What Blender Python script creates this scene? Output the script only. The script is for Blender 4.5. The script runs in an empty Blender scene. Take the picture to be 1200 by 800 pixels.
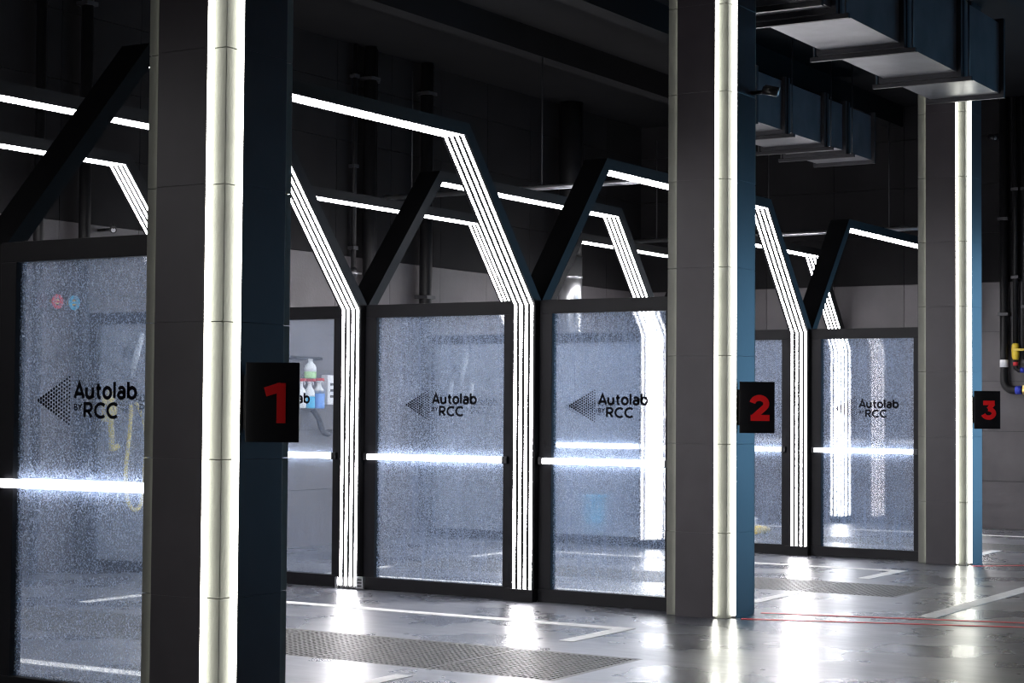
import bpy, bmesh, math, random
from mathutils import Vector, Matrix
random.seed(7)
SC = bpy.context.scene
COL = SC.collection

# ------------------------------------------------------------------ camera
F_PX = 2132.9679
YAW, PITCH, ROLL = 0.5522, 0.0368, 0.0073
CAM = Vector((-13.0038, -7.8374, 1.5905))
fw = Vector((math.cos(YAW)*math.cos(PITCH), math.sin(YAW)*math.cos(PITCH), math.sin(PITCH)))
ri = Vector((math.sin(YAW), -math.cos(YAW), 0)); up = ri.cross(fw)
ri, up = math.cos(ROLL)*ri + math.sin(ROLL)*up, -math.sin(ROLL)*ri + math.cos(ROLL)*up
cd = bpy.data.cameras.new('camera'); co = bpy.data.objects.new('camera', cd); COL.objects.link(co)
cd.sensor_width = 36; cd.lens = F_PX/1200*36; cd.clip_end = 200
M = Matrix((ri, up, -fw)).transposed().to_4x4(); M.translation = CAM
co.matrix_world = M; SC.camera = co

# ------------------------------------------------------------------ world (cold dusk sky, enters by the open gate) and exposure
wd = bpy.data.worlds.new('world'); SC.world = wd; wd.use_nodes = True
nt = wd.node_tree; bg = nt.nodes['Background']
bg.inputs[0].default_value = (0.22, 0.53, 0.88, 1); bg.inputs[1].default_value = 3.3
vs = SC.view_settings
vs.view_transform = 'Standard'; vs.look = 'None'; vs.gamma = 1; vs.use_curve_mapping = False; vs.exposure = 0.5
SC.cycles.max_bounces = 9; SC.cycles.transparent_max_bounces = 24
SC.cycles.diffuse_bounces = 3; SC.cycles.glossy_bounces = 4; SC.cycles.transmission_bounces = 6
SC.cycles.sample_clamp_indirect = 4.0; SC.cycles.filter_width = 1.2

LED_POWER = 21.0       # the portals' LED lines
BAR_POWER = 6.5        # the bars across the glass
PILLAR_POWER = 9.0     # strips beside the pillars' panels

# ------------------------------------------------------------------ materials
MATS = {}
def nodes(name):
    m = bpy.data.materials.new(name); m.use_nodes = True
    MATS[name] = m
    return m, m.node_tree, m.node_tree.nodes['Principled BSDF']
def mat(name, col, rough=.5, metal=0., var=.0, scale=6., bump=0., bscale=60., spec=.5, rvar=0.):
    m, t, b = nodes(name); N = t.nodes; L = t.links
    b.inputs['Base Color'].default_value = (*col, 1); b.inputs['Roughness'].default_value = rough
    b.inputs['Metallic'].default_value = metal; b.inputs['Specular IOR Level'].default_value = spec
    tc = N.new('ShaderNodeTexCoord')
    if var or rvar:
        n = N.new('ShaderNodeTexNoise'); n.inputs['Scale'].default_value = scale; n.inputs['Detail'].default_value = 6
        L.new(tc.outputs['Object'], n.inputs['Vector'])
        if var:
            r = N.new('ShaderNodeValToRGB')
            r.color_ramp.elements[0].position = .3; r.color_ramp.elements[1].position = .7
            r.color_ramp.elements[0].color = (*[c*(1-var) for c in col], 1)
            r.color_ramp.elements[1].color = (*[min(1, c*(1+var)) for c in col], 1)
            L.new(n.outputs['Fac'], r.inputs['Fac']); L.new(r.outputs['Color'], b.inputs['Base Color'])
        if rvar:
            mr = N.new('ShaderNodeMapRange'); mr.inputs['To Min'].default_value = max(0, rough-rvar); mr.inputs['To Max'].default_value = rough+rvar
            L.new(n.outputs['Fac'], mr.inputs['Value']); L.new(mr.outputs['Result'], b.inputs['Roughness'])
    if bump:
        n2 = N.new('ShaderNodeTexNoise'); n2.inputs['Scale'].default_value = bscale; n2.inputs['Detail'].default_value = 4
        L.new(tc.outputs['Object'], n2.inputs['Vector'])
        bp = N.new('ShaderNodeBump'); bp.inputs['Strength'].default_value = bump; bp.inputs['Distance'].default_value = .01
        L.new(n2.outputs['Fac'], bp.inputs['Height']); L.new(bp.outputs['Normal'], b.inputs['Normal'])
    return m
def emit(name, col, s):
    m, t, b = nodes(name)
    b.inputs['Base Color'].default_value = (.8, .8, .8, 1)
    b.inputs['Emission Color'].default_value = (*col, 1); b.inputs['Emission Strength'].default_value = s
    return m
mat('frame', (.006, .006, .008), .45, 0, .2, 3, .05, spec=.2)
mat('portal_metal', (.007, .007, .008), .5, 0, .2, 3, .05, spec=.18)
mat('cladding', (.034, .028, .033), .38, 0, .22, 2.2, .04, 25, .4, .04)
mat('core', (.15, .154, .132), .6, 0, .12, 5, .15)
mat('wall_panel_shaded', (.009, .0085, .0095), .8, 0, .25, 1.5, spec=.2)
mat('ceiling', (.005, .005, .006), .85, 0, .3, 1.2, spec=.2)
mat('concrete', (.70, .67, .66), .8, 0, .2, 1.2)
mat('wall_panel', (.082, .075, .080), .55, 0, .28, 1.3, .15, 30)
mat('wall_joint', (.03, .03, .032), .9)
mat('galvanised', (.15, .15, .165), .42, .3, .2, 3, .05)
mat('duct_flange', (.05, .05, .055), .5, .5)
mat('black_pipe', (.008, .008, .009), .5, 0, .2, 8, spec=.3)
mat('silver_pipe', (.75, .76, .78), .28, .9, .05, 10)
mat('black_plastic', (.01, .01, .012), .35)
mat('sign_black', (.009, .009, .011), .5, spec=.12)
mat('red_paint', (.92, .018, .02), .5, spec=.15)
mat('red_line', (.9, .10, .12), .4)
mat('white_paint', (.80, .80, .78), .45, 0, .12, 9)
mat('print_black', (.004, .004, .006), .8, spec=.05)
mat('white_plastic', (.75, .76, .78), .4)
mat('yellow_plastic', (.75, .55, .04), .4)
mat('yellow_hose', (.90, .70, .12), .5)
mat('blue_plastic', (.05, .55, .85), .4)
mat('red_plastic', (.65, .04, .05), .4)
mat('steel', (.5, .5, .52), .3, .9)
mat('brass', (.75, .55, .18), .3, .9)
mat('blue_tape', (.02, .04, .45), .5)
mat('grate_steel', (.13, .126, .118), .45, .25, .15, 12)
mat('grate_pit', (.012, .012, .013), .6)
mat('liquid_cyan', (.05, .45, .75), .25)
mat('liquid_blue', (.12, .3, .72), .25)
mat('liquid_green', (.45, .75, .35), .25)
mat('liquid_clear', (.62, .66, .68), .25)
mat('bottle_shell', (.78, .82, .84), .25)
mat('asphalt', (.06, .065, .075), .7, 0, .3, 8)
emit('led_white', (1.0, .97, 1.0), LED_POWER)
emit('led_bar', (.95, .95, 1.0), BAR_POWER)
emit('led_pillar', (1.0, 1.0, .90), PILLAR_POWER)
emit('led_pillar_dim', (1.0, 1.0, .88), 2.6)

def make_floor_mat():
    m, t, b = nodes('wet_concrete'); N = t.nodes; L = t.links
    tc = N.new('ShaderNodeTexCoord')
    def noise(s, d=6, dist=0., stretch=None):
        n = N.new('ShaderNodeTexNoise'); n.inputs['Scale'].default_value = s; n.inputs['Detail'].default_value = d
        n.inputs['Distortion'].default_value = dist
        if stretch:
            mp = N.new('ShaderNodeMapping'); mp.inputs['Scale'].default_value = stretch
            L.new(tc.outputs['Object'], mp.inputs['Vector']); L.new(mp.outputs['Vector'], n.inputs['Vector'])
        else: L.new(tc.outputs['Object'], n.inputs['Vector'])
        return n
    n1 = noise(.9, 6, .2); n2 = noise(3.2, 7, .3, (2.6, .7, 1))
    mx = N.new('ShaderNodeMath'); mx.operation = 'MULTIPLY_ADD'; mx.inputs[1].default_value = .4
    L.new(n2.outputs['Fac'], mx.inputs[0]); 
    sc = N.new('ShaderNodeMath'); sc.operation = 'MULTIPLY'; sc.inputs[1].default_value = .6
    L.new(n1.outputs['Fac'], sc.inputs[0]); L.new(sc.outputs[0], mx.inputs[2])
    r = N.new('ShaderNodeValToRGB'); e = r.color_ramp.elements
    e[0].position = .40; e[0].color = (.022, .028, .045, 1); e[1].position = .60; e[1].color = (.13, .135, .155, 1)
    L.new(mx.outputs[0], r.inputs['Fac']); L.new(r.outputs['Color'], b.inputs['Base Color'])
    n3 = noise(1.1, 4, .1)
    mr = N.new('ShaderNodeMapRange'); mr.inputs['From Min'].default_value = .35; mr.inputs['From Max'].default_value = .68
    mr.inputs['To Min'].default_value = .23; mr.inputs['To Max'].default_value = .35
    L.new(n3.outputs['Fac'], mr.inputs['Value']); L.new(mr.outputs['Result'], b.inputs['Roughness'])
    n4 = noise(9, 7, .3, (2.2, .8, 1))
    bp = N.new('ShaderNodeBump'); bp.inputs['Strength'].default_value = .10; bp.inputs['Distance'].default_value = .02
    L.new(n4.outputs['Fac'], bp.inputs['Height']); L.new(bp.outputs['Normal'], b.inputs['Normal'])
    b.inputs['Specular IOR Level'].default_value = 1.0; b.inputs['IOR'].default_value = 2.1
make_floor_mat()

def make_glass_mat(name, amount, blur):
    # wash-bay glass: clear pane under a film of spray, drops and run marks that scatters the light
    m = bpy.data.materials.new(name); m.use_nodes = True; MATS[name] = m
    t = m.node_tree; N = t.nodes; L = t.links; N.clear()
    out = N.new('ShaderNodeOutputMaterial'); tc = N.new('ShaderNodeTexCoord')
    def noise(s, d, stretch=(1, 1, 1)):
        mp = N.new('ShaderNodeMapping'); mp.inputs['Scale'].default_value = stretch
        n = N.new('ShaderNodeTexNoise'); n.inputs['Scale'].default_value = s; n.inputs['Detail'].default_value = d
        L.new(tc.outputs['Object'], mp.inputs['Vector']); L.new(mp.outputs['Vector'], n.inputs['Vector'])
        return n.outputs['Fac']
    def rng(v, a, b_, c, d):
        r = N.new('ShaderNodeMapRange'); r.inputs['From Min'].default_value = a; r.inputs['From Max'].default_value = b_
        r.inputs['To Min'].default_value = c; r.inputs['To Max'].default_value = d
        L.new(v, r.inputs['Value']); return r.outputs['Result']
    def op(o, a, b_):
        q = N.new('ShaderNodeMath'); q.operation = o
        for i, v in enumerate((a, b_)):
            if isinstance(v, (int, float)): q.inputs[i].default_value = v
            else: L.new(v, q.inputs[i])
        return q.outputs[0]
    film = rng(noise(1.6, 4), .3, .7, .085, .16)
    streak = rng(noise(34, 3, (1, 1, .05)), .42, .70, 0, .07)
    drops = rng(noise(105, 1.5), .53, .65, 0, .26)
    fac = op('MULTIPLY', op('ADD', op('ADD', film, streak), drops), amount)
    cr = N.new('ShaderNodeValToRGB'); cr.color_ramp.elements[0].color = (.56, .70, 1, 1); cr.color_ramp.elements[1].color = (.80, .88, 1, 1)
    L.new(rng(drops, 0, .26, 0, 1), cr.inputs['Fac'])
    tr = N.new('ShaderNodeBsdfTransparent'); tr.inputs[0].default_value = (.93, .955, .97, 1)
    tl = N.new('ShaderNodeBsdfTranslucent'); L.new(cr.outputs[0], tl.inputs[0])
    df = N.new('ShaderNodeBsdfDiffuse'); L.new(cr.outputs[0], df.inputs[0])
    sm = N.new('ShaderNodeMixShader'); sm.inputs[0].default_value = .4
    L.new(tl.outputs[0], sm.inputs[1]); L.new(df.outputs[0], sm.inputs[2])
    rf = N.new('ShaderNodeBsdfRefraction'); rf.inputs['Color'].default_value = (.95, .97, 1, 1); rf.inputs['IOR'].default_value = 1.02; rf.inputs['Roughness'].default_value = .28
    ts = N.new('ShaderNodeMixShader'); ts.inputs[0].default_value = blur; L.new(tr.outputs[0], ts.inputs[1]); L.new(rf.outputs[0], ts.inputs[2])
    m1 = N.new('ShaderNodeMixShader'); L.new(fac, m1.inputs[0]); L.new(ts.outputs[0], m1.inputs[1]); L.new(sm.outputs[0], m1.inputs[2])
    gl = N.new('ShaderNodeBsdfGlossy'); gl.inputs['Roughness'].default_value = .03
    fr = N.new('ShaderNodeFresnel'); fr.inputs['IOR'].default_value = 1.3
    m2 = N.new('ShaderNodeMixShader'); L.new(fr.outputs[0], m2.inputs[0]); L.new(m1.outputs[0], m2.inputs[1]); L.new(gl.outputs[0], m2.inputs[2])
    L.new(m2.outputs[0], out.inputs['Surface'])
make_glass_mat('wet_glass', .92, .13)
make_glass_mat('damp_glass', .88, .05)
make_glass_mat('rinsed_glass', .5, .0)

# ------------------------------------------------------------------ mesh helpers
def add_box(bm, x0, x1, y0, y1, z0, z1):
    v = [bm.verts.new(p) for p in ((x0,y0,z0),(x1,y0,z0),(x1,y1,z0),(x0,y1,z0),(x0,y0,z1),(x1,y0,z1),(x1,y1,z1),(x0,y1,z1))]
    for f in ((3,2,1,0),(4,5,6,7),(0,1,5,4),(1,2,6,5),(2,3,7,6),(3,0,4,7)): bm.faces.new([v[i] for i in f])
def add_tube(bm, pts, r, n=10, closed=False):
    pts = [Vector(p) for p in pts]; rings = []
    prev = None
    for i, p in enumerate(pts):
        a = pts[i-1] if i > 0 else (pts[-1] if closed else p); b = pts[(i+1) % len(pts)] if (i < len(pts)-1 or closed) else p
        d = (b-a).normalized()
        u = (prev - d*prev.dot(d)) if prev is not None else d.orthogonal()
        if u.length < 1e-6: u = d.orthogonal()
        u.normalize(); prev = u; w = d.cross(u)
        rr = r[i] if isinstance(r, (list, tuple)) else r
        rings.append([bm.verts.new(p + rr*(math.cos(2*math.pi*k/n)*u + math.sin(2*math.pi*k/n)*w)) for k in range(n)])
    m = len(rings)
    for i in range(m if closed else m-1):
        A, B = rings[i], rings[(i+1) % m]
        for k in range(n):
            f = bm.faces.new((A[k], A[(k+1) % n], B[(k+1) % n], B[k])); f.smooth = True
    if not closed:
        bm.faces.new(rings[0][::-1]); bm.faces.new(rings[-1])
def add_lathe(bm, prof, n=16, c=(0, 0, 0)):
    rings = [[bm.verts.new((c[0]+r*math.cos(2*math.pi*k/n), c[1]+r*math.sin(2*math.pi*k/n), c[2]+z)) for k in range(n)] for r, z in prof]
    for A, B in zip(rings, rings[1:]):
        for k in range(n):
            f = bm.faces.new((A[k], A[(k+1) % n], B[(k+1) % n], B[k])); f.smooth = True
    bm.faces.new(rings[0][::-1]); bm.faces.new(rings[-1])
def smooth_path(pts, k=6):
    P = [Vector(p) for p in pts]; out = []
    for i in range(len(P)-1):
        p0, p1, p2, p3 = P[max(i-1, 0)], P[i], P[i+1], P[min(i+2, len(P)-1)]
        for j in range(k):
            t = j/k
            out.append(.5*((2*p1)+(p2-p0)*t+(2*p0-5*p1+4*p2-p3)*t*t+(3*p1-p0-3*p2+p3)*t**3))
    out.append(P[-1]); return out
def obj(name, bm, m, parent=None, bevel=0., loc=None):
    me = bpy.data.meshes.new(name)
    bmesh.ops.recalc_face_normals(bm, faces=bm.faces[:]); bm.to_mesh(me); bm.free()
    me.materials.append(MATS[m])
    o = bpy.data.objects.new(name, me); COL.objects.link(o)
    if parent: o.parent = parent
    if loc: o.location = loc
    if bevel:
        b = o.modifiers.new('bevel', 'BEVEL'); b.width = bevel; b.segments = 2; b.limit_method = 'ANGLE'
    return o
def box(name, dims, m, parent=None, bevel=0.):
    bm = bmesh.new(); add_box(bm, *dims); return obj(name, bm, m, parent, bevel)
def tube(name, pts, r, m, parent=None, n=10, closed=False):
    bm = bmesh.new(); add_tube(bm, pts, r, n, closed); return obj(name, bm, m, parent)
def thing(name, label, cat, loc=(0, 0, 0), group=None):
    o = bpy.data.objects.new(name, None); COL.objects.link(o); o.location = loc
    o.empty_display_size = .1
    return tag(o, label, cat, group)
def tag(o, label, cat, group=None):
    o['label'] = label; o['category'] = cat
    if group: o['group'] = group
    return o
def struct(o):
    o['kind'] = 'structure'; return o

# ------------------------------------------------------------------ the place's measures
W = 5.8565
PX = {0: -2*W, 1: -W, 2: 0.0, 3: W, 4: 11.66}           # planes of the three partitions and of the end wall
D = 1.7853                                      # distance between portals
YB = 5.06                                       # back wall
HK, HT, RUN, EO = 2.45, 3.7184, 1.0703, .1009   # portal: knee, soffit, horizontal run of the strut, half depth of the post
ZC = 5.9
# ------------------------------------------------------------------ setting
GRATES = [(-3.76, -2.62), (2.03, 3.10), (7.85, 8.92)]; GY0, GY1 = -2.44, 2.92; PIT = .10
bm = bmesh.new(); xs = [-17.0]
for a, b in GRATES:
    add_box(bm, xs[-1], a, -12.2, YB+.3, -.3, 0); xs.append(b)
    add_box(bm, a, b, -12.2, GY0, -.3, 0); add_box(bm, a, b, GY1, YB+.3, -.3, 0); add_box(bm, a, b, GY0, GY1, -.3, -PIT)
add_box(bm, xs[-1], 14.5, -12.2, YB+.3, -.3, 0)
struct(obj('floor', bm, 'wet_concrete'))
struct(box('ceiling', (-17, PX[4]+.3, -12.2, YB+.3, ZC, ZC+.3), 'ceiling'))
wb = struct(box('wall_back', (-17, PX[4]+.3, YB+.02, YB+.3, 0, ZC), 'wall_joint'))
bm = bmesh.new(); add_box(bm, PX[4]+.02, PX[4]+.3, -3.3, YB+.02, 0, ZC); add_box(bm, PX[4]+.02, PX[4]+.3, -12, -9.2, 0, ZC); add_box(bm, PX[4]+.02, PX[4]+.3, -9.2, -3.3, 3.8, ZC)
wr = struct(obj('wall_right', bm, 'wall_joint'))
struct(box('wall_front', (-17, PX[4]+.3, -12.2, -12, 0, ZC), 'concrete'))
struct(box('wall_left', (-17, -16.8, -12, YB+.02, 0, ZC), 'concrete'))
# facing panels, each its own piece
def panel_grid(parent, plane, a0, a1, na, zs):
    step = (a1-a0)/na; g = .006; cache = {}
    for i in range(na):
        for z0, z1 in zip(zs, zs[1:]):
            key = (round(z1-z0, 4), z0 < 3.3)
            if key not in cache:
                bm = bmesh.new()
                if plane == 'Y': add_box(bm, g/2, step-g/2, 0, .024, g/2, key[0]-g/2)
                else: add_box(bm, 0, .024, g/2, step-g/2, g/2, key[0]-g/2)
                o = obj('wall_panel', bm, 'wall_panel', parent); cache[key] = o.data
                o.data.materials[0] = MATS['wall_panel' if z0 < 3.3 else 'wall_panel_shaded']  # upper rows: the light's fade to dark is put into the panel colour
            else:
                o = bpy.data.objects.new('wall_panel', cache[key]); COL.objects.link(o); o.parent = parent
            o.location = (a0+i*step, YB-.002, z0) if plane == 'Y' else (PX[4]-.002, a0+i*step, z0)
            d = random.uniform(-.0015, .0015)
            if plane == 'Y': o.location.y += d
            else: o.location.x += d
ZJ = [0, .649, 1.329, 2.009, 2.69, 3.37, 4.05, 4.73, 5.41, ZC]
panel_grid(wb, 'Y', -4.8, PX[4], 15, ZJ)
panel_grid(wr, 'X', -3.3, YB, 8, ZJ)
# ceiling joists, dark
for i, y in enumerate((-5.2, -2.9, .9, 2.7)):
    struct(box('trim_%d' % (i+1), (-12, PX[4], y, y+.22, ZC-.3, ZC), 'ceiling'))

# ------------------------------------------------------------------ pillars
T, NC, PW, PLN, PXO, PYA = .0365, .0931, .3248, .3359, -.3093, -1.5126
RANK = {1: 'nearest', 2: 'middle', 3: 'farthest'}
for k in (1, 2, 3):
    x0 = PX[k]+PXO; yb = PYA; yf = yb-PW
    cx0, cx1 = x0+T, x0+T+2*NC+PLN
    cy1, cy0 = yb+NC, yf-NC
    t = thing('pillar', {1: 'charcoal square pillar with lit corners, nearest, carrying the sign 1',
                         2: 'charcoal square pillar with lit corners, middle one, carrying the sign 2',
                         3: 'charcoal square pillar with lit corners, farthest, under the duct, carrying the sign 3'}[k], 'pillar',
              ((cx0+cx1)/2, (cy0+cy1)/2, 0), 'pillars along the front of the bays')
    ox, oy = t.location.x, t.location.y
    top = ZC
    zs = ZJ[:-1]+[top]
    def pb(name, d, m, par, bev=0.):
        return box(name, (d[0]-ox, d[1]-ox, d[2]-oy, d[3]-oy, d[4], d[5]), m, par, bev)
    for z0, z1 in zip(zs, zs[1:]):
        pb('core_block', (cx0, cx1, cy0, cy1, z0+.002, z1-.002), 'core', t, .002)
        g = 0
        pb('cladding_panel', (x0, cx0, yf, yb, z0+g, z1-g), 'cladding', t, .0015)
        pb('cladding_panel', (cx1, cx1+T, yf, yb, z0+g, z1-g), 'cladding', t, .0015)
        pb('cladding_panel', (cx0+NC, cx1-NC, cy0-T, cy0, z0+g, z1-g), 'cladding', t, .0015)
        pb('cladding_panel', (cx0+NC, cx1-NC, cy1, cy1+T, z0+g, z1-g), 'cladding', t, .0015)
    s = .013; a, b = x0+.003, cx0-.001
    for d, lm in (((a, b, yf-s, yf, .02, top-.1), 'led_pillar'), ((a+.012, b, yb, yb+.003, .02, top-.1), 'led_pillar_dim'), ((cx0+NC-s, cx0+NC, cy0-T+.003, cy0-.001, .02, top-.1), 'led_pillar')):
        o = pb('led_strip', d, lm, t); o['label'] = 'thin glowing strip along the panel edge'

# ------------------------------------------------------------------ number signs (blades on the pillars' front faces)
def arc(cx, cy, rx, ry, a0, a1, n=12):
    return [(cx+rx*math.cos(math.radians(a0+(a1-a0)*i/n)), cy+ry*math.sin(math.radians(a0+(a1-a0)*i/n))) for i in range(n+1)]
def ribbon(bm, path, w, to3, depth, closed=False):
    # a flat stroke of width w along a 2D path, extruded; to3(u, v, d) gives the place
    P = [Vector(p) for p in path]; n = len(P); L_, R_ = [], []
    for i in range(n):
        a = P[i-1] if (i > 0 or closed) else P[i]; b = P[(i+1) % n] if (i < n-1 or closed) else P[i]
        d1 = (P[i]-a); d2 = (b-P[i])
        d1 = d1.normalized() if d1.length > 1e-9 else d2.normalized(); d2 = d2.normalized() if d2.length > 1e-9 else d1
        m = d1+d2; m = m.normalized() if m.length > 1e-6 else d1
        nn = Vector((-m.y, m.x)); c = max(.45, abs(nn.dot(Vector((-d1.y, d1.x)))))
        L_.append(P[i]+nn*w/2/c); R_.append(P[i]-nn*w/2/c)
    rows = [[bm.verts.new(to3(q.x, q.y, dd)) for q, dd in ((L_[i], 0), (R_[i], 0), (R_[i], depth), (L_[i], depth))] for i in range(n)]
    for i in range(n if closed else n-1):
        A, B = rows[i], rows[(i+1) % n]
        for j in range(4): bm.faces.new((A[j], A[(j+1) % 4], B[(j+1) % 4], B[j]))
    if not closed: bm.faces.new(rows[0]); bm.faces.new(rows[-1][::-1])
DIGIT = {1: ([[(.0, .775), (.42, .905)], [(.42, 1.0), (.42, 0)]], .105),
         2: ([arc(.37, .665, .28, .225, 172, -40, 14)+[(.13, .13)], [(.02, .115), (.78, .115)]], .085),
         3: ([[(.08, .885), (.70, .885)], [(.64, .86), (.36, .55)], arc(.37, .335, .29, .22, 95, -165, 16)], .080)}
for k in (1, 2, 3):
    xs = PX[k]-.15; yb_, yf_ = -1.967, -2.235; z0, z1 = 1.415, 1.81
    t = thing('number_sign', 'black blade sign with red numeral %d on the %s pillar' % (k, RANK[k]), 'sign', (xs, yb_-.012, z0), 'numbered bay signs'); t.rotation_euler.z = .507
    box('plate', (-.012, .012, yf_-yb_, 0, 0, z1-z0), 'sign_black', t, .002)
    bm = bmesh.new(); S = .198
    for q, st in enumerate(DIGIT[k][0]):
        ribbon(bm, st, .235, lambda u, v, d: (-.0125-d, -DIGIT[k][1]*.94-u*S*.96, .095+v*S), .004+.0006*q)
    o = obj('numeral', bm, 'red_paint', t); o['label'] = 'red numeral %d' % k
    box('wall_bracket', (-.010, .010, -.001, .010, .06, z1-z0-.06), 'black_plastic', t)

# ------------------------------------------------------------------ glass panels with rails, logo and light bar
def glyph(c):
    if c == 'A': return [[(.03, 0), (.42, .96), (.81, 0)], [(.18, .27), (.66, .27)]], .98
    if c == 'u': return [[(.06, .68), (.06, .3)]+arc(.33, .3, .27, .28, 180, 360, 10)+[(.60, .68)], [(.60, .4), (.60, 0)]], .87
    if c == 't': return [[(.2, .92), (.2, .22)]+arc(.38, .22, .18, .2, 180, 280, 6), [(.02, .63), (.44, .63)]], .60
    if c == 'o': return [('c', arc(.37, .34, .31, .33, 0, 345, 16))], .92
    if c == 'l': return [[(.06, 1.04), (.06, 0)]], .32
    if c == 'a': return [[(.10, .56)]+arc(.33, .42, .25, .26, 130, 0, 8)+[(.58, 0)], ('c', arc(.32, .20, .25, .19, 0, 340, 14))], .84
    if c == 'b': return [[(.06, 1.04), (.06, 0)], ('c', arc(.37, .34, .31, .33, 0, 345, 16))], .80
    if c == 'R': return [[(.06, 0), (.06, .94), (.34, .94)]+arc(.36, .69, .25, .25, 90, -90, 8)+[(.06, .44)], [(.32, .44), (.62, 0)]], .84
    if c == 'C': return [arc(.50, .47, .44, .46, 48, 312, 18)], .98
    if c == 'B': return [[(.06, 0), (.06, .94), (.3, .94)]+arc(.32, .72, .2, .22, 90, -90, 6)+[(.06, .5)], [(.3, .5)]+arc(.34, .25, .25, .25, 90, -90, 6)+[(.06, 0)]], .78
    if c == 'Y': return [[(.02, .96), (.36, .46), (.70, .96)], [(.36, .46), (.36, 0)]], .8
def word(bm, s, ystart, width, z, h, thick, x):
    adv = 0; items = []
    for c in s:
        g, a = glyph(c); items.append((g, adv)); adv += a
    tot = adv-.12; sx = width/tot
    for g, off in items:
        for st in g:
            cl = isinstance(st, tuple) and st[0] == 'c'
            path = st[1] if cl else st
            ribbon(bm, [((off+u)*sx/h, v) for u, v in path], thick, lambda u, v, d: (x-d*.0004, ystart-u*h, z+v*h), 1., cl)
def logo(parent, yc, x):
    # yc: middle of the logo along the partition; arrow of dots on the left, lettering on the right
    y0 = yc+.3625
    bm = bmesh.new(); ncol = 13
    for c in range(ncol):
        r = .0100-.0042*c/(ncol-1); yy = y0-.009-c*.0195
        for j in range(c+1):
            zz = 1.6165+(j-c/2)*.0212
            v = [bm.verts.new((x-.0004, yy+r*math.cos(q*math.pi/4), zz+r*math.sin(q*math.pi/4))) for q in range(8)]
            w = [bm.verts.new((x, p.co.y, p.co.z)) for p in v]
            bm.faces.new(v); 
            for q in range(8): bm.faces.new((v[q], v[(q+1) % 8], w[(q+1) % 8], w[q]))
    o = obj('logo_arrow', bm, 'print_black', parent); o['label'] = 'black arrowhead made of small dots'
    bm = bmesh.new()
    word(bm, 'Autolab', y0-.280, .445, 1.630, .084, .23, x)
    word(bm, 'BY', y0-.279, .056, 1.566, .033, .21, x)
    word(bm, 'RCC', y0-.352, .247, 1.527, .078, .23, x)
    o = obj('logo_lettering', bm, 'print_black', parent); o['label'] = 'black lettering Autolab by RCC'
TILT = -0.04
def glass_panel(k, i, label):
    X = PX[k]
    a1, g1 = {1: (-.118, -.238), 2: (D-.118, D-.238), 3: (2*D-.118, 2*D-.238), 4: (YB-.004, 4.90)}[i]
    a0, g0 = {1: (-1.416, -1.286), 2: (.122, .2296), 3: (D+.122, D+.2296), 4: (2*D+.122, 2*D+.2296)}[i]
    t = thing('glass_panel', label, 'glass panel', (X, a0, 0), 'framed glass panels between the bays')
    def b(name, d, m, par=t, bev=.003):
        return box(name, (d[0], d[1], d[2]-a0, d[3]-a0, d[4], d[5]), m, par, bev)
    h = .04
    if i == 4: yl0, yl1 = (a1, g1)
    b('top_rail', (-h, h, a0, a1, 2.379, 2.4916), 'frame')
    b('bottom_rail', (-h-.006, h+.006, a0, a1, 0, .1061), 'frame')
    b('stile', (-h, h, a0, g0, .1061, 2.379), 'frame')
    b('stile', (-h, h, g1, a1, .1061, 2.379), 'frame')
    p = b('pane', (-.006, .006, g0-.01, g1+.01, .10, 2.385), 'rinsed_glass' if (k, i) == (2, 3) or i == 4 else 'damp_glass' if k == 1 else 'wet_glass', t, 0)
    if (k, i) == (3, 1): p.rotation_euler.z = TILT; p.location = (math.sin(TILT)*((g0+g1)/2-a0), 0, 0)
    p['label'] = 'glass pane with drops and run marks'
    logo(p, (g0+g1)/2-a0 if i > 1 else -.745-a0, -.0066)
    for s in ((-1, 1) if i < 4 else ()):
        xa = s*(h+.016)
        ys0, ys1 = g0-.005, g1+.075
        bar = b('light_bar', (xa-.013, xa+.013, ys0, ys1, 1.136, 1.184), 'led_bar', t, .006)
        bar['label'] = 'glowing horizontal light bar across the glass'
        b('bar_bracket', (xa-.017, xa+.017, ys0-.05, ys0, 1.13, 1.19), 'black_plastic', bar)
        b('bar_bracket', (xa-.017, xa+.017, ys1, ys1+.035, 1.13, 1.19), 'black_plastic', bar)
PL = {(1, 1): 'tall wet glass panel at the left edge, beside the pillar with sign 1',
      (1, 2): 'wet glass panel left of the one beside pillar 1, mostly outside the picture',
      (1, 3): 'third wet glass panel from pillar 1, outside the picture',
      (1, 4): 'glass panel at the back wall in line with pillar 1',
      (2, 1): 'wet glass panel just left of the pillar with sign 2, blue bucket seen through it',
      (2, 2): 'wet glass panel between the two lit columns left of pillar 2',
      (2, 3): 'clearer glass panel just right of pillar 1 with spray bottles seen through it',
      (2, 4): 'glass panel at the back wall, seen through the leftmost panel',
      (3, 1): 'wet glass panel just left of the pillar with sign 3',
      (3, 2): 'narrow visible glass panel between pillar 2 and the lit column before pillar 3',
      (3, 3): 'farther glass panel seen through the panel left of pillar 2',
      (3, 4): 'farther glass panel at the back wall with a faint logo, seen between the lit columns'}
for (k, i), lb in PL.items(): glass_panel(k, i, lb)

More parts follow.
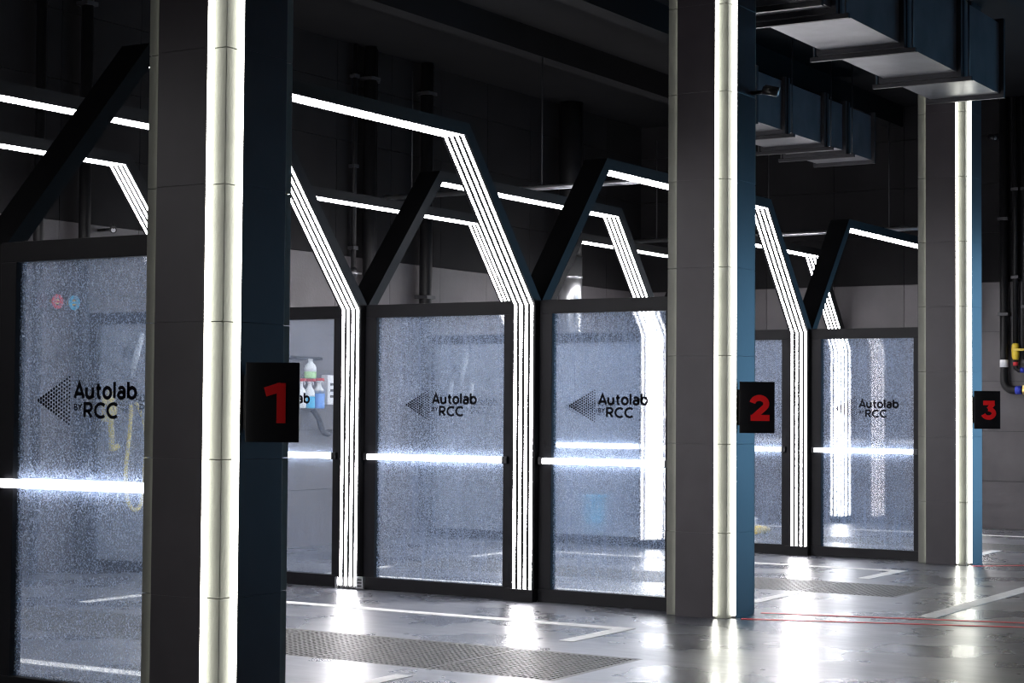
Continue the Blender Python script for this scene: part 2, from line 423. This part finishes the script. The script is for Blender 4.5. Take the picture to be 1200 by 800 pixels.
# ------------------------------------------------------------------ LED portals
def off_path(P, d):
    out = []
    for i, p in enumerate(P):
        p = Vector(p)
        d1 = (p-Vector(P[i-1])).normalized() if i > 0 else None
        d2 = (Vector(P[i+1])-p).normalized() if i < len(P)-1 else None
        d1 = d1 or d2; d2 = d2 or d1
        n1, n2 = Vector((d1.y, -d1.x)), Vector((d2.y, -d2.x))
        m = (n1+n2).normalized(); out.append(p+m*d/m.dot(n1))
    return out
BAYN = {0: 'bay before the picture', 1: 'left bay', 2: 'middle bay', 3: 'far right bay'}
for bay in (0, 1, 2, 3):
    xl, xr = PX[bay], PX[bay+1]
    for j in (range(3) if bay else (1,)):  # unseen first bay: one portal added to brighten the nearest pillar's face
        yp = j*D
        zb = .1033
        broken = (bay == 1 and j == 1)
        # right post upward, over, left post downward (inner line where the light lies)
        P = [(xr-EO, zb), (xr-EO, HK), (xr-EO-RUN, HT), (xl+EO+RUN, HT), (xl+EO, HK), (xl+EO, zb)]
        lb = '%s LED portal of the %s, %s' % (['front', 'second', 'rearmost'][j], BAYN[bay],
             {0: ['', 'added out of view to brighten pillar 1', ''], 1: ['its lit column between the two largest glass panels', 'wires bare at its column foot', 'partly hidden behind pillar 1'][j],
              2: ['its lit column just right of pillar 2', 'glowing through the glass left of pillar 2', 'seen behind the front portal of the left bay'][j],
              3: ['against the end wall behind pillar 3', 'glowing through glass left of pillar 3', 'mostly hidden behind pillar 2'][j]}[bay])
        t = thing('light_portal', lb, 'light portal', ((xl+xr)/2, yp, 0), 'LED portals over the bays')
        ox = t.location.x
        O_ = off_path(P, EO-.003); I_ = off_path(P, -.0012); Q_ = off_path(P, .001)
        w0, w1 = -.112, .116
        for i, nm in enumerate(('post', 'strut', 'beam', 'strut', 'post')):
            bm = bmesh.new()
            q = [Vector(P[i]), Vector(P[i+1]), O_[i+1], O_[i]]
            f = [bm.verts.new((p.x-ox, w0, p.y)) for p in q]; g = [bm.verts.new((p.x-ox, w1, p.y)) for p in q]
            bm.faces.new(f); bm.faces.new(g[::-1])
            for a in range(4): bm.faces.new((f[a], f[(a+1) % 4], g[(a+1) % 4], g[a]))
            obj(nm, bm, 'portal_metal', t)
        ww, gg = .0245, .028
        for c in range(4):
            ya = -.091+c*(ww+gg); yb_ = ya+ww
            bm = bmesh.new()
            rows = []
            for i in range(6):
                lo, hi = I_[i].copy(), Q_[i].copy()
                if broken and i == 0: lo.y = hi.y = .03
                rows.append([bm.verts.new((p.x-ox, y, p.y)) for p, y in ((lo, ya), (lo, yb_), (hi, yb_), (hi, ya))])
            for A, B in zip(rows, rows[1:]):
                for a in range(4): bm.faces.new((A[a], A[(a+1) % 4], B[(a+1) % 4], B[a]))
            bm.faces.new(rows[0]); bm.faces.new(rows[-1][::-1])
            o = obj('led_line', bm, 'led_white', t); o['label'] = 'continuous white LED line'
        for s, xx in ((1, xr), (-1, xl)):
            if broken and s == 1:
                box('foot_plate', (xx-.09-ox, xx-ox-.01, -.10, .10, 0, zb), 'portal_metal', t)
                for c in range(4):
                    ya = -.075+c*.05
                    tube('loose_wire', smooth_path([(xx-.105-ox, ya, .03), (xx-.125-ox, ya-.01, .018), (xx-.115-ox, ya-.03, .012), (xx-.10-ox, ya-.025, .03)], 4), .006, 'black_plastic', t, 6)
                bx = box('connector_box', (xx-.135-ox, xx-.10-ox, -.185, -.115, .012, .115), 'steel', t, .003); bx['label'] = 'small grey connector box at the column foot'
                for q in range(3): box('cover_slot', (xx-.137-ox, xx-.134-ox, -.172, -.128, .03+q*.027, .042+q*.027), 'black_plastic', bx)
                box('cover_clip', (xx-.125-ox, xx-.105-ox, .10, .125, 0, .10), 'steel', t, .002)
            else:
                xi = xx-s*.128; x_out = xx-s*.049
                box('base_cover', (min(xi, x_out)-ox, max(xi, x_out)-ox, -.118, .168 if bay < 3 or s < 0 else .13, 0, zb-.001), 'portal_metal', t, .003)

# ------------------------------------------------------------------ floor markings
def flat(name, pts, w, m, label, cat='floor marking', z=.003, group=None):
    bm = bmesh.new(); ribbon(bm, pts, w, lambda u, v, d: (u, v, z-d), z-.0005)
    return tag(obj(name, bm, m), label, cat, group)
flat('bay_line', [(-2.12, -1.585), (-1.27, -1.585), (-1.27, 2.86), (-2.22, 2.86)], .12, 'white_paint', 'white bay outline on the wet floor in front of the two large glass panels', group='white bay outlines')
flat('bay_line', [(-4.05, -1.585), (-4.9, -1.585), (-4.9, 2.86), (-3.95, 2.86)], .12, 'white_paint', 'white bay outline seen through the foot of the leftmost glass panel', group='white bay outlines')
flat('bay_line', [(3.52, -1.585), (4.55, -1.585), (4.55, 2.8), (3.48, 2.8)], .12, 'white_paint', 'white bay outline on the floor between pillars 2 and 3', group='white bay outlines')
flat('bay_line', [(1.95, -1.585), (1.0, -1.585), (1.0, 2.8), (1.95, 2.8)], .12, 'white_paint', 'white bay outline close behind the glass left of pillar 2', group='white bay outlines')
flat('bay_line', [(9.5, -1.585), (10.29, -1.585), (10.29, 2.8), (9.5, 2.8)], .12, 'white_paint', 'white bay outline along the end wall right of pillar 3', group='white bay outlines')
flat('bay_line', [(7.8, -1.585), (6.9, -1.585), (6.9, 2.8), (7.8, 2.8)], .12, 'white_paint', 'farthest white bay outline, just behind the glass beside the last pillar', group='white bay outlines')
flat('lane_line', [(.72, -3.16), (9.5, -3.16)], .15, 'white_paint', 'broad white lane line running away at the right edge')
def red(pts, w, label): flat('red_line', pts, w, 'red_line', label, group='thin red floor lines', z=.004)
red([(-.20, -2.02), (.514, -3.976), (1.1, -5.6)], .06, 'nearer of two thin red floor lines from pillar 2')
red([(.26, -1.98), (.787, -3.9), (1.2, -5.4)], .06, 'farther of two thin red floor lines from pillar 2')
red([(5.55, -2.01), (5.93, -2.4), (6.55, -3.04)], .06, 'thin red floor line at the foot of pillar 3')

# ------------------------------------------------------------------ drain gratings
def grate(x0, x1, y0, y1, label):
    t = thing('drain_grating', label, 'grating', (x0, y0, 0), 'drain gratings in the bay floors')
    w, l = x1-x0, y1-y0; f = .03
    box('drain_pan', (.002, w-.002, .002, l-.002, -PIT+.001, -PIT+.004), 'grate_pit', t)
    for d in ((.001, w-.001, .001, f), (.001, w-.001, l-f, l-.001), (.001, f, f, l-f), (w-f, w-.001, f, l-f)): box('frame_bar', (*d, -.05, -.001), 'grate_steel', t)
    n = 6; seg = (l-2*f)/n; me = None
    for i in range(n):
        if me is None:
            bm = bmesh.new(); nb = 22
            for q in range(nb):
                yy = .010+(seg-.020)*q/(nb-1); add_box(bm, .004, w-2*f-.004, yy-.0085, yy+.0085, -.035, -.001)
            nx = 22
            for q in range(nx):
                xx = .008+(w-2*f-.016)*q/(nx-1); add_box(bm, xx-.007, xx+.007, .003, seg-.003, -.025, -.0015)
            o = obj('grate_bars', bm, 'grate_steel', t); me = o.data
        else:
            o = bpy.data.objects.new('grate_bars', me); COL.objects.link(o); o.parent = t
        o.location = (f, f+i*seg, 0); o['kind'] = 'stuff'
grate(-3.76, -2.62, -2.44, 2.92, 'long steel drain grating in the wet floor right of pillar 1')
grate(2.03, 3.10, -2.44, 2.92, 'long steel drain grating between pillars 2 and 3')
grate(7.85, 8.92, -2.44, 2.92, 'farthest steel drain grating, seen through the glass left of pillar 3')

# ------------------------------------------------------------------ ventilation ducts
def duct(xs, y0, y1, z0, z1, label, end=True):
    t = thing('ventilation_duct', label, 'duct', (xs[0], (y0+y1)/2, z0), 'metal ventilation ducts under the ceiling')
    ox, oy, oz = t.location
    for a, b in zip(xs, xs[1:]):
        box('duct_section', (a-ox+.002, b-ox-.002, y0-oy, y1-oy, 0, z1-z0), 'galvanised', t)
    for i, x in enumerate(xs):
        for s in (-1, 1):
            if (i == 0 and s < 0) or (i == len(xs)-1 and s > 0): continue
            xx = x+s*.045-ox
            bm = bmesh.new(); e = .045
            for d in ((y0-e, y1+e, z0-e, z0), (y0-e, y1+e, z1, z1+e), (y0-e, y0, z0, z1), (y1, y1+e, z0, z1)):
                add_box(bm, xx-.025, xx+.025, d[0]-oy, d[1]-oy, d[2]-oz, d[3]-oz)
            obj('flange', bm, 'duct_flange', t)
        if 0 < i < len(xs)-1:
            for yy in (y0-.1, y1+.1): tube('hanger_rod', [(x-ox, yy-oy, -.07), (x-ox, yy-oy, ZC-.005-oz)], .008, 'duct_flange', t, 6)
            box('hanger_rail', (x-ox-.02, x-ox+.02, y0-.13-oy, y1+.13-oy, -.085, -.046), 'duct_flange', t)
duct([.36, .76, 2.36, 3.95, 5.33], -2.385, -1.66, 4.828, 5.55, 'rectangular sheet metal duct hanging from the ceiling between pillars 2 and 3')
duct([5.6, 6.5, 7.7, 8.4, 9.4], .50, 1.25, 4.83, 5.4, 'dim farther duct high up between pillars 2 and 3')

# ------------------------------------------------------------------ conduits along the ceiling
for x, lb in ((4.72, 'thin bright conduit above the second portal of the middle bay'), (11.1, 'thin bright conduit high above the end wall')):
    t = thing('conduit', lb, 'pipe', (x, 0, 4.10), 'conduits above the portals')
    tube('pipe_run', [(0, .2, 0), (0, YB-.16, 0)], .03, 'silver_pipe', t, 10)
    for y in (.9, 2.7, 4.5): tube('hanger', [(0, y, .028), (0, y, ZC-.305-4.10)], .008, 'duct_flange', t, 6)

# ------------------------------------------------------------------ pipes on the end wall with valves
xw = PX[4]-.10
t = thing('wall_pipe', 'thick black pipe bending at its foot on the end wall right of sign 3', 'pipe', (PX[4], -.56, 0), 'black pipes on the end wall')
tube('pipe_run', [(-.10, 0, ZC-.02), (-.10, 0, 2.02)]+[( -.10, -.13+.13*math.cos(a), 2.02-.13*math.sin(a)) for a in [i*math.pi/12 for i in range(1, 7)]]+[(-.10, -.50, 1.89)], .055, 'black_pipe', t, 14)
tube('paper_band', [(-.10, 0, 2.20), (-.10, 0, 2.30)], .0565, 'white_plastic', t, 14)
tube('blue_band', [(-.10, -.16, 1.89), (-.10, -.24, 1.89)], .0565, 'blue_tape', t, 14)['label'] = 'blue tape band'
v = tube('valve', [(-.10, -.26, 1.89), (-.10, -.29, 1.89), (-.10, -.32, 1.89), (-.10, -.36, 1.89)], [.06, .07, .07, .06], 'brass', t, 12)
box('lever', (-.20, -.16, -.34, -.28, 1.87, 1.95), 'brass', v)
for z in (2.9, 4.2): box('pipe_clamp', (-.165, 0, -.07, .07, z, z+.04), 'duct_flange', t)
t = thing('wall_pipe', 'thinner black pipe with a yellow valve on the end wall, at the right edge', 'pipe', (PX[4], -.715, 0), 'black pipes on the end wall')
tube('pipe_run', [(-.09, 0, ZC-.02), (-.09, 0, 2.52)], .035, 'black_pipe', t, 12)
v = tube('valve', [(-.09, 0, 2.53), (-.09, 0, 2.50), (-.09, 0, 2.44), (-.09, 0, 2.34), (-.09, 0, 2.30)], [.03, .05, .055, .05, .035], 'yellow_plastic', t, 12)
box('lever', (-.16, -.12, -.15, .02, 2.42, 2.45), 'yellow_plastic', v)
tube('outlet', [(-.09, 0, 2.30), (-.09, 0, 2.19), (-.09, -.04, 2.16), (-.09, -.25, 2.16)], .034, 'black_pipe', t, 12)
tube('red_band', [(-.09, 0, 2.27), (-.09, 0, 2.22)], .036, 'red_plastic', t, 12)
tube('blue_band', [(-.09, -.07, 2.16), (-.09, -.12, 2.16)], .036, 'blue_tape', t, 12)
tube('tap', [(-.09, -.13, 2.16), (-.09, -.20, 2.16)], .048, 'brass', t, 10)
for z in (3.4, 4.6): box('pipe_clamp', (-.13, 0, -.05, .05, z, z+.04), 'duct_flange', t)
t = thing('wall_pipe', 'plain black pipe rising between the two valved pipes on the end wall', 'pipe', (PX[4], -.84, 0), 'black pipes on the end wall')
tube('pipe_run', [(-.09, 0, ZC-.02), (-.09, 0, 2.3)], .03, 'black_pipe', t, 12)
for z in (3.0, 4.6): box('pipe_clamp', (-.125, 0, -.045, .045, z, z+.04), 'duct_flange', t)

# ------------------------------------------------------------------ pipes on the back wall
def back_pipe(x, r, z0, z1, label, m='black_pipe', dy=.03, extra=None):
    t = thing('riser_pipe', label, 'pipe', (x, YB, 0), 'riser pipes on the back wall')
    tube('pipe_run', [(0, -r-dy, z0), (0, -r-dy, z1)], r, m, t, 14)
    for z in (z0+.5, (z0+z1)/2, z1-.4): box('pipe_clamp', (-r-.015, r+.015, -2*r-dy-.006, -.008, z, z+.04), 'duct_flange', t)
    if extra == 'valve':
        v = tube('valve', [(0, -r-dy, 3.10), (0, -r-dy, 3.14), (0, -r-dy, 3.2), (0, -r-dy, 3.24)], [r*1.1, r*1.8, r*1.8, r*1.1], 'black_plastic', t, 10)
        tube('handwheel', [(-.09, -r-dy-.05, 3.17), (.09, -r-dy-.05, 3.17)], .012, 'steel', v, 8)
    return t
back_pipe(4.25, .03, 2.95, ZC-.01, 'thin black riser with a valve above the glass right of pillar 1', extra='valve')
back_pipe(4.50, .075, .0, ZC-.01, 'thick black riser behind the strut right of pillar 1')
back_pipe(4.66, .03, .0, ZC-.01, 'slim black riser beside the thick one right of pillar 1')
back_pipe(5.69, .08, .0, ZC-.01, 'thickest black riser above the glass between the lit columns')
back_pipe(-.16, .06, 0, ZC-.01, 'black riser in the back corner behind the leftmost glass')
back_pipe(-.75, .05, 0, ZC-.01, 'slim black riser seen through the leftmost glass')
t = thing('silver_flue', 'shiny silver flue pipe between the struts left of pillar 2', 'pipe', (9.11, YB-.22, 0))
tube('pipe_run', [(0, 0, 2.6), (0, 0, 3.72)], .17, 'silver_pipe', t, 24)
for z in (2.62, 3.05, 3.42): tube('seam_ring', [(0, 0, z), (0, 0, z+.03)], .178, 'silver_pipe', t, 24)
tube('cap', [(0, 0, 2.57), (0, 0, 2.6)], .12, 'silver_pipe', t, 20)
box('wall_arm', (-.04, .04, .15, .205, 2.9, 2.96), 'steel', t)
tube('upper_run', [(0, 0, 3.72), (0, 0, ZC-.01)], .165, 'black_pipe', t, 20)

# ------------------------------------------------------------------ bottle rack and bottles on the back wall
t = thing('bottle_rack', 'red rail rack on the back wall right of the sign 1', 'rack', (3.35, YB, 1.9))
tube('rail', [(-.42, -.056, 0), (.36, -.056, 0)], .014, 'red_plastic', t, 10)
for x in (-.36, 0, .33): tube('bracket', [(x, -.008, .0), (x, -.056, 0)], .012, 'black_plastic', t, 8)
tube('upper_bar', [(-.42, -.035, .245), (.34, -.035, .245)], .018, 'black_pipe', t, 10)
for x in (-.36, .10): tube('upper_bracket', [(x, -.008, .245), (x, -.035, .245)], .014, 'black_plastic', t, 8)
def bottle(x, z, liquid, label, h=.30, r=.062, level=.45, spray=True, y=None):
    y = YB-.126 if y is None else y
    t = thing('spray_bottle', label, 'bottle', (x, y, z), 'spray bottles on the wall rack')
    lv = h*level
    bm = bmesh.new(); add_lathe(bm, [(r*.92, 0), (r, .015), (r, lv)], 16); obj('filled_body', bm, liquid, t)
    bm = bmesh.new(); add_lathe(bm, [(r, lv), (r, h*.55), (r*.85, h*.68), (r*.42, h*.82), (r*.36, h*.93)], 16); obj('upper_body', bm, 'bottle_shell', t)
    bm = bmesh.new(); add_lathe(bm, [(r*.42, h*.93), (r*.42, h*1.0), (r*.3, h*1.02)], 12)
    c = obj('cap', bm, 'white_plastic', t)
    if spray:
        bm = bmesh.new(); add_box(bm, -.02, .02, -.06, .035, h*1.02, h*1.12); obj('spray_head', bm, 'red_plastic', t, .006)
        tube('trigger', [(0, -.04, h*1.03), (0, -.055, h*.95), (0, -.05, h*.88)], .007, 'white_plastic', c, 6)
bottle(3.04, 1.575, 'liquid_clear', 'clear spray bottle hanging nearest the sign 1')
bottle(3.20, 1.575, 'liquid_clear', 'clear spray bottle second from the sign 1, behind the logo letters')
bottle(3.36, 1.575, 'liquid_cyan', 'spray bottle half full of cyan liquid on the rack')
bottle(3.53, 1.575, 'liquid_blue', 'blue spray bottle, rightmost on the rack', .31, .07, .66)
bottle(3.37, 1.914, 'liquid_green', 'pale green bottle standing above the others on the rack', .22, .07, .35, False)
t = thing('control_box', 'small white box on the back wall beside the spray bottles', 'box', (3.80, YB, 1.62))
box('housing', (-.07, .10, -.10, -.001, 0, .34), 'white_plastic', t, .008)
for z in (.08, .15, .22): box('knob', (-.02, .03, -.112, -.10, z, z+.03), 'black_plastic', t)
bm = bmesh.new(); add_tube(bm, smooth_path([(3.52, YB-.05, 1.56), (3.58, YB-.09, 1.46), (3.64, YB-.1, 1.33), (3.74, YB-.09, 1.285), (3.84, YB-.06, 1.30)], 6), .035, 10)
tag(obj('suction_hose', bm, 'black_plastic'), 'short black corrugated hose hanging under the white box', 'hose')

# ------------------------------------------------------------------ wash lances and hoses on the back wall
def lance(x, z, label, hose_m='yellow_hose', loop=None, loop_label=None):
    t = thing('wash_lance', label, 'wash lance', (x, YB, z), 'wash lances on the back wall')
    box('holder', (-.09, .09, -.05, -.001, -.05, .05), 'black_plastic', t, .005)
    tube('wand', [(-.05, -.10, -.16), (.02, -.12, .10), (.05, -.11, .20)], .032, 'white_plastic', t, 8)
    tube('nozzle', [(-.05, -.10, -.16), (-.075, -.095, -.25)], .015, 'steel', t, 8)
    tube('clip', [(.0, -.03, 0), (.0, -.10, 0)], .02, 'black_plastic', t, 8)
    tube('handle', [(.05, -.11, .20), (.10, -.10, .16)], .02, 'black_plastic', t, 8)
lance(.58, 2.12, 'white wash lance on the wall seen through the leftmost glass panel')
lance(6.58, 2.10, 'white wash lance on the wall seen above the faint farther logo')
lance(6.72, 1.72, 'lower white wash lance on the wall, seen at the faint farther logo')
lance(6.24, 1.72, 'white wash lance on the wall nearest the dark post between the lit columns')
def hose(pts, label, m='yellow_hose', r=.02):
    bm = bmesh.new(); add_tube(bm, smooth_path(pts, 7), r, 8); return tag(obj('wash_hose', bm, m), label, 'hose', 'wash hoses on the back wall')
hose([(.55, YB-.06, 1.60), (.52, YB-.08, 1.35), (.47, YB-.08, .95), (.50, YB-.08, .66), (.60, YB-.08, .55), (.70, YB-.08, .62), (.74, YB-.08, .95), (.76, YB-.08, 1.25), (.70, YB-.08, 1.48), (.62, YB-.06, 1.62)], 'long yellow hose loop hanging behind the leftmost glass panel')
hose([(.10, YB-.20, 1.74), (.12, YB-.20, 1.5), (.16, YB-.18, 1.28), (.26, YB-.09, 1.17), (.36, YB-.08, 1.19)], 'short curved yellow hose behind the lettering of the leftmost panel', r=.028)
t = thing('hose_reel', 'yellow round hose reel behind the lettering of the leftmost glass panel', 'hose reel', (.17, YB, 1.56))
tube('drum', [(0, -.02, 0), (0, -.12, 0)], .13, 'yellow_plastic', t, 20)
tube('hub', [(0, -.12, 0), (0, -.15, 0)], .05, 'black_plastic', t, 14)
box('bracket', (-.05, .05, -.02, -.001, -.16, .16), 'black_plastic', t)
t = thing('foam_gun', 'white foam gun hanging beside the yellow hose loop', 'foam gun', (.66, YB, 1.55))
tube('body', [(0, -.14, .14), (0, -.16, .04), (.02, -.16, -.06), (.03, -.16, -.14)], [.025, .05, .05, .03], 'white_plastic', t, 10)
box('hook', (-.02, .02, -.15, -.008, .13, .16), 'black_plastic', t)
for x, z, m, lb in ((-.50, 2.58, 'red_plastic', 'red valve wheel high on the wall behind the leftmost glass'), (-.28, 2.58, 'blue_plastic', 'blue valve wheel high on the wall behind the leftmost glass')):
    t = thing('wall_valve', lb, 'valve', (x, YB, z), 'coloured valve wheels')
    tube('stem', [(0, -.001, 0), (0, -.09, 0)], .025, 'brass', t, 10)
    tube('wheel', [(.055*math.cos(a), -.09, .055*math.sin(a)) for a in [i*math.pi/8 for i in range(16)]], .018, m, t, 8, True)
    tube('spoke', [(-.05, -.09, 0), (.05, -.09, 0)], .012, m, t, 6)
t = thing('tag_holder', 'small yellow tag on the wall between the lit columns', 'tag', (6.15, YB, .92))
box('plate', (-.04, .04, -.02, -.001, -.05, .05), 'yellow_plastic', t, .004)
box('hook', (-.01, .01, -.03, -.001, .05, .08), 'steel', t)

# ------------------------------------------------------------------ bucket and floor tool
t = thing('bucket', 'cyan plastic bucket on the floor, seen through the glass left of pillar 2', 'bucket', (9.40, 4.60, 0))
bm = bmesh.new(); add_lathe(bm, [(.13, .001), (.14, .02), (.175, .36), (.185, .36), (.185, .385), (.165, .385), (.125, .03)], 20); obj('shell', bm, 'blue_plastic', t)
tube('handle', [(.185*math.cos(a), -.10*math.sin(a), .36-.16*math.sin(a)) for a in [i*math.pi/12 for i in range(13)]], .008, 'steel', t, 6)
t = thing('floor_nozzle', 'small yellow and white hose nozzle on the floor just right of pillar 2', 'nozzle', (8.60, 1.72, 0))
tube('body', [(-.12, .02, .06), (0, 0, .06), (.14, -.05, .055)], [.05, .06, .04], 'yellow_plastic', t, 10)
tube('stand', [(-.05, .06, .055), (-.05, .06, .17), (-.04, .05, .22)], [.05, .035, .04], 'white_plastic', t, 10)
tube('foot', [(-.12, .1, .012), (0, .05, .012), (.1, .06, .012)], .012, 'black_plastic', t, 8)

# ------------------------------------------------------------------ security cameras
def sec_cam(loc, d, label, arm):
    t = thing('security_camera', label, 'camera', loc, 'small security cameras')
    d = Vector(d).normalized()
    tube('housing', [tuple(-.06*d), tuple(.06*d)], .034, 'black_plastic', t, 12)
    tube('lens', [tuple(.06*d), tuple(.066*d)], .022, 'steel', t, 12)
    tube('arm', [(0, 0, 0), arm], .016, 'black_plastic', t, 8)
    tube('visor', [tuple(-.04*d+Vector((0, 0, .03))), tuple(.075*d+Vector((0, 0, .03)))], .016, 'black_plastic', t, 8)
sec_cam((.08, -2.13, 4.08), (.2, -1, -.25), 'dark security camera on the front of the pillar with sign 2', (0, .16, 0))
sec_cam((.12, YB-.2, 3.32), (-.7, -.7, -.2), 'dark security camera on the back wall above the leftmost glass panel', (0, .2, 0))
sec_cam((PX[4]-.2, -.44, 5.33), (-.5, -.8, -.3), 'dark security camera high on the end wall right of pillar 3', (.2, 0, 0))
